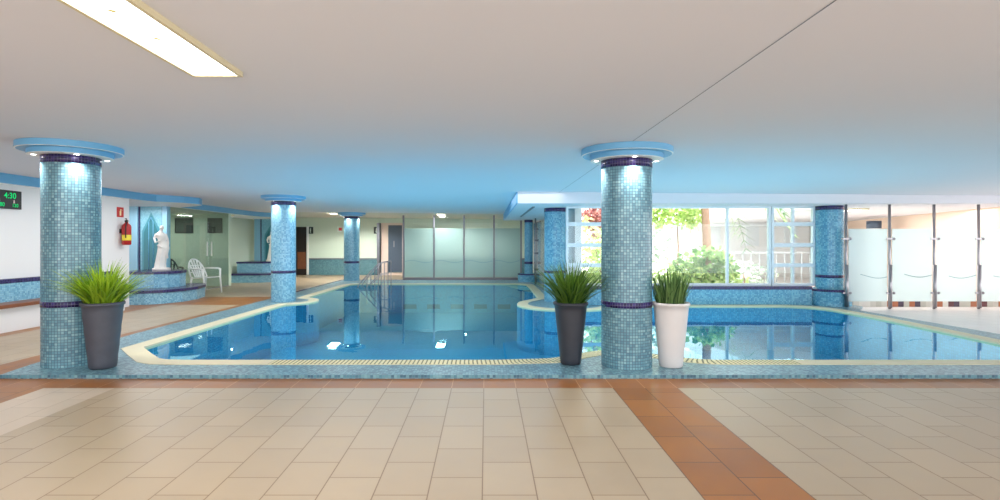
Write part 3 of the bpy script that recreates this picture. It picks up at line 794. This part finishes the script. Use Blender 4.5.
# chairs
def plastic_chair(loc, rz, label, mat, group=None):
    t = thing('garden_chair', label, 'chair', loc)
    o = Vector(loc); Pt = lambda x, y, z: o + Vector((x, y, z))
    # faces local +X; seat at .43
    vs = []; nx, ny = 8, 8
    for i in range(nx+1):
        for j in range(ny+1):
            u, v = i/nx, j/ny - .5
            vs.append(Pt(-.22 + .46*u, v*(.46 + .04*u), .41 + .03*u - .015*math.cos(v*PI)))
    fs = [(i*(ny+1)+j, (i+1)*(ny+1)+j, (i+1)*(ny+1)+j+1, i*(ny+1)+j+1) for i in range(nx) for j in range(ny)]
    se = MB().add(vs, fs, 0, None, True).build('seat', mat, t); m = se.modifiers.new('solid', 'SOLIDIFY'); m.thickness = .02
    # rounded backrest: hoop and fan of slats, leaning back
    def bk(a, h): return Pt(-.22 - .20*h/.47 - .05*math.cos(a)*0 , a, .42 + h)
    hoop = [bk(.25*math.cos(q)*(1 if q else 1), .0 + .47*math.sin(q)**.8 if 0 < q < PI else 0.0) for q in [PI*k/20 for k in range(21)]]
    b = MB().tube(hoop, .02, 8)
    for k in range(-2, 3):
        yb = k*.055; yt = k*.085; ht = .47*math.sqrt(max(0, 1-(yt/.25)**2))**.8 if abs(yt) < .25 else .2
        b.loft([[bk(yb+s1, h) + Vector((s2, 0, 0)) for s1, s2 in ((-.019,-.006),(.019,-.006),(.019,.006),(-.019,.006))] if h == 0 else
                [bk(yt+s1, h) + Vector((s2, 0, 0)) for s1, s2 in ((-.022,-.006),(.022,-.006),(.022,.006),(-.022,.006))] for h in (0, ht)], smooth=False)
    for h in (.13, .30): b.tube([bk(-.235 if h < .2 else -.19, h), bk(.235 if h < .2 else .19, h)], .012, 6)
    b.build('backrest', mat, t)
    for s in (-1, 1):
        MB().tube([bk(s*.235, .22), Pt(-.10, s*.285, .645), Pt(.12, s*.29, .645), Pt(.22, s*.275, .63)], [.018,.024,.026,.026], 8).build('armrest', mat, t)
        MB().tube([Pt(.22, s*.275, .64), Pt(.23, s*.26, .42), Pt(.27, s*.275, 0)], [.026,.026,.02], 8).build('leg', mat, t)
        MB().tube([Pt(-.22, s*.22, .43), Pt(-.25, s*.235, .25), Pt(-.30, s*.26, 0)], [.027,.025,.019], 8).build('leg', mat, t)
    t.rotation_euler = (0, 0, rz); return t
plastic_chair((-7.38, 14.2, 0), -0.35, 'white plastic garden armchair in front of the glazed room', 'plastic')
plastic_chair((-8.55, 14.6, 0), -0.9, 'black armchair inside the glazed room behind the statue', 'dark')

# ------------------------------------------------------------------ extinguisher and signs on the side wall
ex = thing('fire_extinguisher', 'red fire extinguisher with yellow label hung on the white wall', 'fire extinguisher', (-7.29, 10.95, 1.28))
c = (-7.29, 10.95, 1.28)
MB().lathe([(0.001, 0), (0.075, 0), (0.085, 0.015), (0.085, 0.36), (0.075, 0.40), (0.045, 0.43), (0.03, 0.44), (0.03, 0.46), (0.001, 0.46)], c, 28).build('cylinder', 'red', ex)
MB().lathe([(0.0865, 0.09), (0.0865, 0.20)], c, 28, a0=-2.2, a1=0.9).build('label', 'yellow', ex)
b = MB().box(c[0]-.025, c[0]+.025, c[1]-.02, c[1]+.02, c[2]+.46, c[2]+.50); b.tube([(c[0], c[1], c[2]+.50), (c[0]+.03, c[1]-.05, c[2]+.53), (c[0]+.04, c[1]-.10, c[2]+.52)], .009, 8)
b.build('valve', 'dark', ex)
MB().tube([(c[0]+.02, c[1], c[2]+.48), (c[0]+.06, c[1]-.08, c[2]+.46), (c[0]+.06, c[1]-.11, c[2]+.36), (c[0]+.05, c[1]-.10, c[2]+.14)], .011, 8).build('hose', 'dark', ex)
MB().box(-7.40, -7.37, 10.90, 11.0, 1.52, 1.60).build('wall_bracket', 'dark', ex)

sg = thing('fire_sign', 'small red sign with pale extinguisher symbol above the extinguisher', 'sign', (-7.4, 10.9, 1.84))
MB().box(-7.400, -7.394, 10.82, 11.02, 1.84, 2.04).build('plate', 'sign_red', sg)
b = MB(); X = -7.392
b.add([(X,10.895,1.87),(X,10.945,1.87),(X,10.945,1.965),(X,10.895,1.965)], [(0,1,2,3)]); b.add([(X,10.91,1.965),(X,10.93,1.965),(X,10.93,2.0),(X,10.91,2.0)], [(0,1,2,3)])
b.add([(X,10.93,1.985),(X,10.975,1.975),(X,10.975,1.985),(X,10.93,2.0)], [(0,1,2,3)]); b.build('symbol', 'gold', sg)

def text_mesh(s, size, name, mat, parent, M4):
    cu = bpy.data.curves.new(name, 'FONT'); cu.body = s; cu.size = size; cu.align_x = 'CENTER'; cu.align_y = 'CENTER'; cu.offset = size*0.012
    tmp = bpy.data.objects.new(name, cu); COL.objects.link(tmp)
    bpy.context.view_layer.update()
    me = bpy.data.meshes.new_from_object(tmp.evaluated_get(bpy.context.evaluated_depsgraph_get()))
    bpy.data.objects.remove(tmp); bpy.data.curves.remove(cu)
    me.transform(Matrix.Translation(-parent_loc(parent)) @ M4); me.materials.clear(); me.materials.append(M[mat])
    o = bpy.data.objects.new(name, me); COL.objects.link(o); o.parent = parent; return o
ck = thing('digital_clock', 'black wall clock display with green digits on the white wall', 'clock', (-7.4, 8.3, 1.84))
MB().box(-7.40, -7.36, 7.95, 8.56, 1.845, 2.13).build('case', 'dark', ck, bevel=.004)
def onwall(y, z): # text on the side wall facing +X, reading toward +Y
    return Matrix.Translation((-7.357, y, z)) @ Matrix(((0,0,1,0),(1,0,0,0),(0,1,0,0),(0,0,0,1)))
text_mesh('4:30', 0.125, 'digits', 'led', ck, onwall(8.35, 2.045))
text_mesh('180', 0.085, 'digits', 'led', ck, onwall(8.19, 1.905))
text_mesh('120', 0.075, 'digits', 'led', ck, onwall(8.44, 1.90))
for y, z in ((8.16, 1.985), (8.42, 1.965)):
    b = MB().add([(-7.357, y-.015, z-.03), (-7.357, y+.015, z-.03), (-7.357, y+.008, z+.02), (-7.357, y-.008, z+.02)], [(0,1,2,3)]); b.build('symbol', 'pink_ink', ck)

# ------------------------------------------------------------------ far wall doors, signs
d = bpy.data.objects.new('door_1', None); COL.objects.link(d); d.location = (-7.6, 22.2, 0); struct(d)
MB().box(-7.85, -7.38, 22.22, 22.30, 0, 1.98).build('door_leaf', 'dark_brown', d)
MB().box(-7.75, -7.42, 22.20, 22.22, 0.25, 0.95).build('door_panel', 'wood', d)
MB().box(-7.38, -7.31, 22.2, 22.30, 0, 2.0).build('door_frame', 'white_paint', d)
d = bpy.data.objects.new('door_2', None); COL.objects.link(d); d.location = (-3.8, 22.2, 0); struct(d)
MB().box(-4.02, -3.45, 22.22, 22.30, 0.12, 2.05).build('door_leaf', 'slate', d)
b = MB().box(-4.32, -4.02, 22.2, 22.30, 0, 2.14); b.box(-4.02, -3.36, 22.2, 22.3, 2.05, 2.14); b.box(-3.45, -3.36, 22.2, 22.3, 0, 2.05); b.box(-4.32, -3.36, 22.0, 22.3, 0, 0.1)
b.build('door_frame', 'pink', d)
MB().box(-4.46, -4.34, 22.05, 22.30, 0, 2.14).build('open_leaf', 'steel_dark', d)
MB().box(-3.80, -3.77, 22.20, 22.22, 1.15, 1.40).build('handle', 'steel', d)
def wallsign(px, label, rest):
    X = px2x(px, 22.28); t = thing('wall_sign', label, 'sign', (X, 22.29, 1.7))
    MB().box(X-.11, X+.11, 22.275, 22.295, 1.70, 1.98).build('plate', 'sign_green', t)
    b = MB(); b.lathe([(0.001, 0), (.02, 0)], (0, 0, 0), 10)
    b.v = [Vector((X + p.x, 22.272, 1.92 + p.y)) for p in b.v]
    y = 22.272
    b.add([(X-.02,y,1.80),(X+.02,y,1.80),(X+.025,y,1.89),(X-.025,y,1.89)], [(0,1,2,3)])
    if rest: b.add([(X-.04,y,1.77),(X+.04,y,1.77),(X+.012,y,1.85),(X-.012,y,1.85)], [(0,1,2,3)])
    b.add([(X-.018,y,1.73),(X-.004,y,1.73),(X-.004,y,1.80),(X-.018,y,1.80)], [(0,1,2,3)]); b.add([(X+.004,y,1.73),(X+.018,y,1.73),(X+.018,y,1.80),(X+.004,y,1.80)], [(0,1,2,3)])
    b.build('symbol', 'sign_white', t)
wallsign(310.5, 'dark green figure sign beside the dark brown door', False)
wallsign(376.5, 'dark green figure sign beside the slate blue door', True)
X = px2x(340, 22.28); t = thing('wall_sign', 'small white and red notice beside the pillar on the far wall', 'sign', (X, 22.29, 1.72))
MB().box(X-.11, X+.11, 22.275, 22.295, 1.78, 2.0).build('plate', 'sign_white', t)
MB().box(X-.05, X+.08, 22.27, 22.275, 1.83, 1.95).build('symbol', 'sign_red', t)

# ------------------------------------------------------------------ stainless handrails into the water
def rail(Y, x0, label, s=1.0):
    t = thing('handrail', label, 'handrail', (x0, Y, ZD))
    p = lambda dx, z: (x0 - dx*s, Y, z)
    MB().tube([p(0, .76), p(.28, .73), p(.34, .72), p(.95, .23), p(1.1, .08), p(1.2, -.05)], .017, 10).build('top_rail', 'steel', t)
    for dx, zt, zb in ((0, .76, -.3), (.26, .73, -.3), (.5, .60, -.4), (.80, .36, -.5)):
        MB().tube([p(dx, zb), p(dx, zt)], .014, 8).build('post', 'steel', t)
    MB().tube([p(0, .40), p(.32, .38), p(.9, -.05)], .010, 8).build('middle_rail', 'steel', t)
rail(16.75, px2x(391, 16.75), 'stainless pool handrail at the far wall side of the steps', 0.78)
rail(16.0, px2x(388, 16.0), 'stainless pool handrail standing nearer the middle of the pool', 0.78)

# ------------------------------------------------------------------ garden outside
def leaves(blobs, nl, size, seed, flat=0.4):
    rnd = random.Random(seed); b = MB(); i = 0
    tot = sum(rx*ry*rz for _, (rx, ry, rz) in blobs)
    for (c, (rx, ry, rz)) in blobs:
        for _ in range(max(4, int(nl*rx*ry*rz/tot))):
            while True:
                q = Vector((rnd.uniform(-1,1), rnd.uniform(-1,1), rnd.uniform(-1,1)))
                if q.length < 1: break
            p = Vector(c) + Vector((q.x*rx, q.y*ry, q.z*rz)); s = size*rnd.uniform(.6, 1.3)
            d = Vector((rnd.uniform(-1,1), rnd.uniform(-1,1), rnd.uniform(-.8,.5))).normalized(); w_ = d.cross(Vector((rnd.uniform(-1,1), rnd.uniform(-1,1), rnd.uniform(-1,1)))).normalized()*s*flat
            u = (i*3+.5, .5); i += 1
            b.add([p, p + d*s*.5 + w_, p + d*s, p + d*s*.5 - w_], [(0,1,2,3)], 0, [[u]*4])
    return b
def shrub(label, mat, blobs, nl, size, seed, stems):
    base = (blobs[0][0][0], blobs[0][0][1], -0.03)
    t = thing('garden_shrub', label, 'shrub', base)
    leaves(blobs, nl, size, seed).build('foliage', mat, t)
    b = MB()
    for (x, y, z) in stems: b.tube([(base[0], base[1], -.03), ((base[0]+x)/2+.05, (base[1]+y)/2, z*.55), (x, y, z)], [.03, .022, .01], 6)
    b.build('stem', 'bark', t)
T = thing('palm_tree', 'palm with bare brown trunk and drooping fronds outside the clear window', 'tree', (5.6, 13.6, -.03))
MB().tube([(5.62,13.6,-.03), (5.58,13.6,.8), (5.55,13.6,1.6), (5.50,13.6,2.6), (5.52,13.6,3.2)], [.13,.11,.10,.085,.08], 12).build('trunk', 'bark', T)
rnd = random.Random(4)
def frond(a, ln, drop):
    b = MB(); o = Vector((5.52, 13.6, 3.15)); d = Vector((math.cos(a), math.sin(a), 0)); s = Vector((-d.y, d.x, 0)); pts = []
    for k in range(13):
        u = k/12; pts.append(o + d*ln*u + Vector((0,0, .5*u - drop*u*u)))
    b.tube(pts, [.015*(1-.8*k/12) for k in range(13)], 5)
    for k in range(2, 13):
        for sg_ in (-1, 1):
            for h in (0, .5):
                p = pts[k] - (pts[k]-pts[k-1])*h; e = p + s*sg_*.34*(1-.4*k/12) + d*.16 + Vector((0,0,-.20)); w_ = d*.022; b.add([p-w_, e, p+w_], [(0,1,2)])
    u = (rnd.randrange(90)+.5, .5); b.uv = [[u]*len(f) for f in b.f]; return b
for k in range(11): frond(k*2*PI/11 + .2, 1.9, 1.65 + .4*(k % 3)).build('frond', 'leaf_grn', T)
shrub('leafy pale green climber hanging at the top of the clear window', 'leaf_yel', [((4.9,13.9,2.2),(.75,.4,.5)), ((4.4,14,2.0),(.35,.3,.35)), ((5.3,13.9,1.95),(.3,.3,.3))], 900, .13, 11, [(4.9,13.9,2.2)])
shrub('bright green bush at the foot of the palm', 'leaf_grn', [((5.5,13.3,.75),(.55,.4,.5)), ((5.9,13.4,.7),(.35,.3,.45)), ((4.9,13.3,.6),(.5,.4,.45))], 900, .15, 12, [(5.5,13.3,.9), (5.0,13.3,.7)])
shrub('low yellow green bush under the clear window', 'leaf_yel', [((4.7,13.0,.4),(.9,.4,.38)), ((5.7,13.0,.35),(.6,.4,.32))], 900, .12, 13, [(4.7,13.0,.5)])
shrub('grey green bush in front of the white villa', 'leaf_gry', [((6.9,14.5,.45),(.9,.5,.42)), ((4.6,15.5,1.2),(.8,.5,.8))], 900, .12, 14, [(6.9,14.5,.5)])
shrub('yellow green bush seen through the louvred window beside the black planter', 'leaf_yel', [((2.9,13.6,1.0),(.5,.4,.75)), ((2.75,13.6,.5),(.4,.4,.5)), ((2.6,13.8,1.8),(.18,.3,.25))], 900, .13, 15, [(2.75,13.6,1.2)])
shrub('reddish leaved shrub at the top of the louvred window beside the black planter', 'leaf_red', [((2.85,14.2,1.98),(.34,.3,.36))], 500, .11, 16, [(2.85,14.2,1.9)])
shrub('brown leaved shrub behind the yellow green bush', 'leaf_red', [((3.05,14.4,1.35),(.22,.3,.3))], 80, .15, 17, [(3.05,14.4,1.3)])
vl = thing('villa', 'white villa with grey windows and pale roof beyond the garden', 'building', (9, 22, -.03))
MB().box(4.5, 16, 21, 27, -.03, 3.4).build('wall', 'villa', vl)
MB().box(4.2, 16.4, 20.6, 27.2, 3.4, 3.6).build('roof', 'villa', vl)
for k in range(4): MB().box(7.1+1.5*k, 7.6+1.5*k, 20.96, 21.0, 1.2, 2.1).build('window', 'villa_grey', vl)
MB().box(6.3, 12.5, 20.2, 20.9, 1.95, 2.1).build('awning', 'villa_grey', vl)
fn = thing('garden_fence', 'white metal railing in front of the villa', 'fence', (9, 18, -.03))
for k in range(22): MB().tube([(5.2+.28*k, 18, -.03), (5.2+.28*k, 18, 1.0)], .018, 6).build('bar', 'villa_grey', fn)
MB().box(5.1, 11.2, 17.97, 18.03, 0.97, 1.03).build('top_rail', 'villa_grey', fn)
gp = thing('garage', 'low pale grey garden house behind the climber', 'building', (4.0, 20, -.03))
MB().box(2.4, 4.3, 18.2, 20.2, -.03, 2.3).build('wall', 'villa', gp)
MB().box(2.3, 4.4, 18.1, 20.3, 2.3, 2.45).build('roof', 'villa_grey', gp)
MB().box(3.3, 4.1, 18.16, 18.2, .5, 1.7).build('window', 'villa_grey', gp)

# ------------------------------------------------------------------ light
w = bpy.data.worlds.new('World'); sc.world = w; w.use_nodes = True
bg = w.node_tree.nodes['Background']; bg.inputs[0].default_value = (0.93, 0.97, 1.0, 1); bg.inputs[1].default_value = 4.2
def area(name, loc, size, energy, col=(1,1,1), rot=(0,0,0)):
    l = bpy.data.lights.new(name, 'AREA'); l.shape = 'RECTANGLE'; l.size, l.size_y = size; l.energy = energy; l.color = col; l.specular_factor = 0.0
    o = bpy.data.objects.new(name, l); COL.objects.link(o); o.location = loc; o.rotation_euler = rot; return o
area('panel_and_fill_light', (-0.5, 2.6, 2.27), (9, 4), 78, (1, 0.98, 0.96))  # broad overhead fill added for the front floor, no fitting here
area('panel_and_fill_light', (-1.545, 2.4, 2.265), (0.26, 1.3), 25, (1, 0.96, 0.90))
area('panel_and_fill_light', (-1.0, 9.8, 2.27), (5, 6), 120, (1, 0.99, 0.97))  # unseen fill added above the pool
area('panel_and_fill_light', (-5.8, 9.6, 2.27), (1.2, 7), 90, (1, 0.98, 0.96))  # extra fill to lift the bench side and fountain bay
for X in (-1.57, -5.3): area('panel_and_fill_light', (X, 18.78, 2.268), (0.28, 0.62), 45, (1, 0.98, 0.92))
for X, Y in ((-5.05, 20.3), (-0.83, 21.0)):  # added spots that brighten the far wall zone, no fittings modelled
    l = bpy.data.lights.new('far_fill_spot', 'SPOT'); l.energy = 300 if X < -2 else 170; l.spot_size = math.radians(165); l.spot_blend = 0.5; l.shadow_soft_size = 0.06; l.color = (1, 0.98, 0.92)
    o = bpy.data.objects.new('far_fill_spot', l); COL.objects.link(o); o.location = (X, Y, 2.27)
area('panel_and_fill_light', (-8.2, 12.75, 2.16), (0.9, 0.5), 20, (1, 0.98, 0.95))  # added under the bulkhead to brighten the niche panel
area('panel_and_fill_light', (0, -1.8, 0.25), (10, 2.5), 60, (1, 0.98, 0.99), (PI, 0, 0))  # upward fill added behind the camera to lighten the near ceiling
area('panel_and_fill_light', (-8.35, 17.25, 2.18), (0.28, 0.65), 12, (1, 0.98, 0.92))
area('panel_and_fill_light', (-9.8, 15, 2.1), (2.5, 2.5), 42, (1, 0.98, 0.94))  # unseen fill brightening the glazed room
area('panel_and_fill_light', (9.2, 8.6, 2.27), (3, 3), 88, (1, 0.98, 0.98))  # added overhead fill that whitens the floor beyond the pool edge
area('panel_and_fill_light', (9.6, 13.5, 2.05), (3, 4), 98, (1, 0.97, 0.95))  # fill added behind the steel-posted frosted screen
area('pool_bounce_fill', (-1.5, 11.5, -0.75), (5, 9), 120, (0.48, 0.85, 1.0), (PI, 0, 0))  # cyan fill added under water to colour the ceiling like pool bounce
area('pool_bounce_fill', (4.0, 8.4, -0.75), (4, 4), 85, (0.55, 0.88, 1.0), (PI, 0, 0))  # second added upward cyan fill, window end of the basin

sl = bpy.data.lights.new('sun', 'SUN'); sl.energy = 11; sl.angle = 0.05; sl.color = (1, 0.98, 0.93)
so = bpy.data.objects.new('sun', sl); COL.objects.link(so); so.rotation_euler = (math.radians(39), 0, math.radians(4))
# ------------------------------------------------------------------ camera
cd = bpy.data.cameras.new('camera'); cam = bpy.data.objects.new('camera', cd); COL.objects.link(cam)
cam.location = (0, 0, EYE); cam.rotation_euler = (PI/2, 0, 0)
cd.sensor_width = 36; cd.lens = FPX*0.036; cd.shift_x = 0.014; cd.shift_y = -0.007; cd.clip_start = 0.05
sc.camera = cam
sc.view_settings.view_transform = 'Standard'; sc.view_settings.look = 'None'
sc.cycles.max_bounces = 10; sc.cycles.transparent_max_bounces = 16
sc.cycles.use_denoising = True
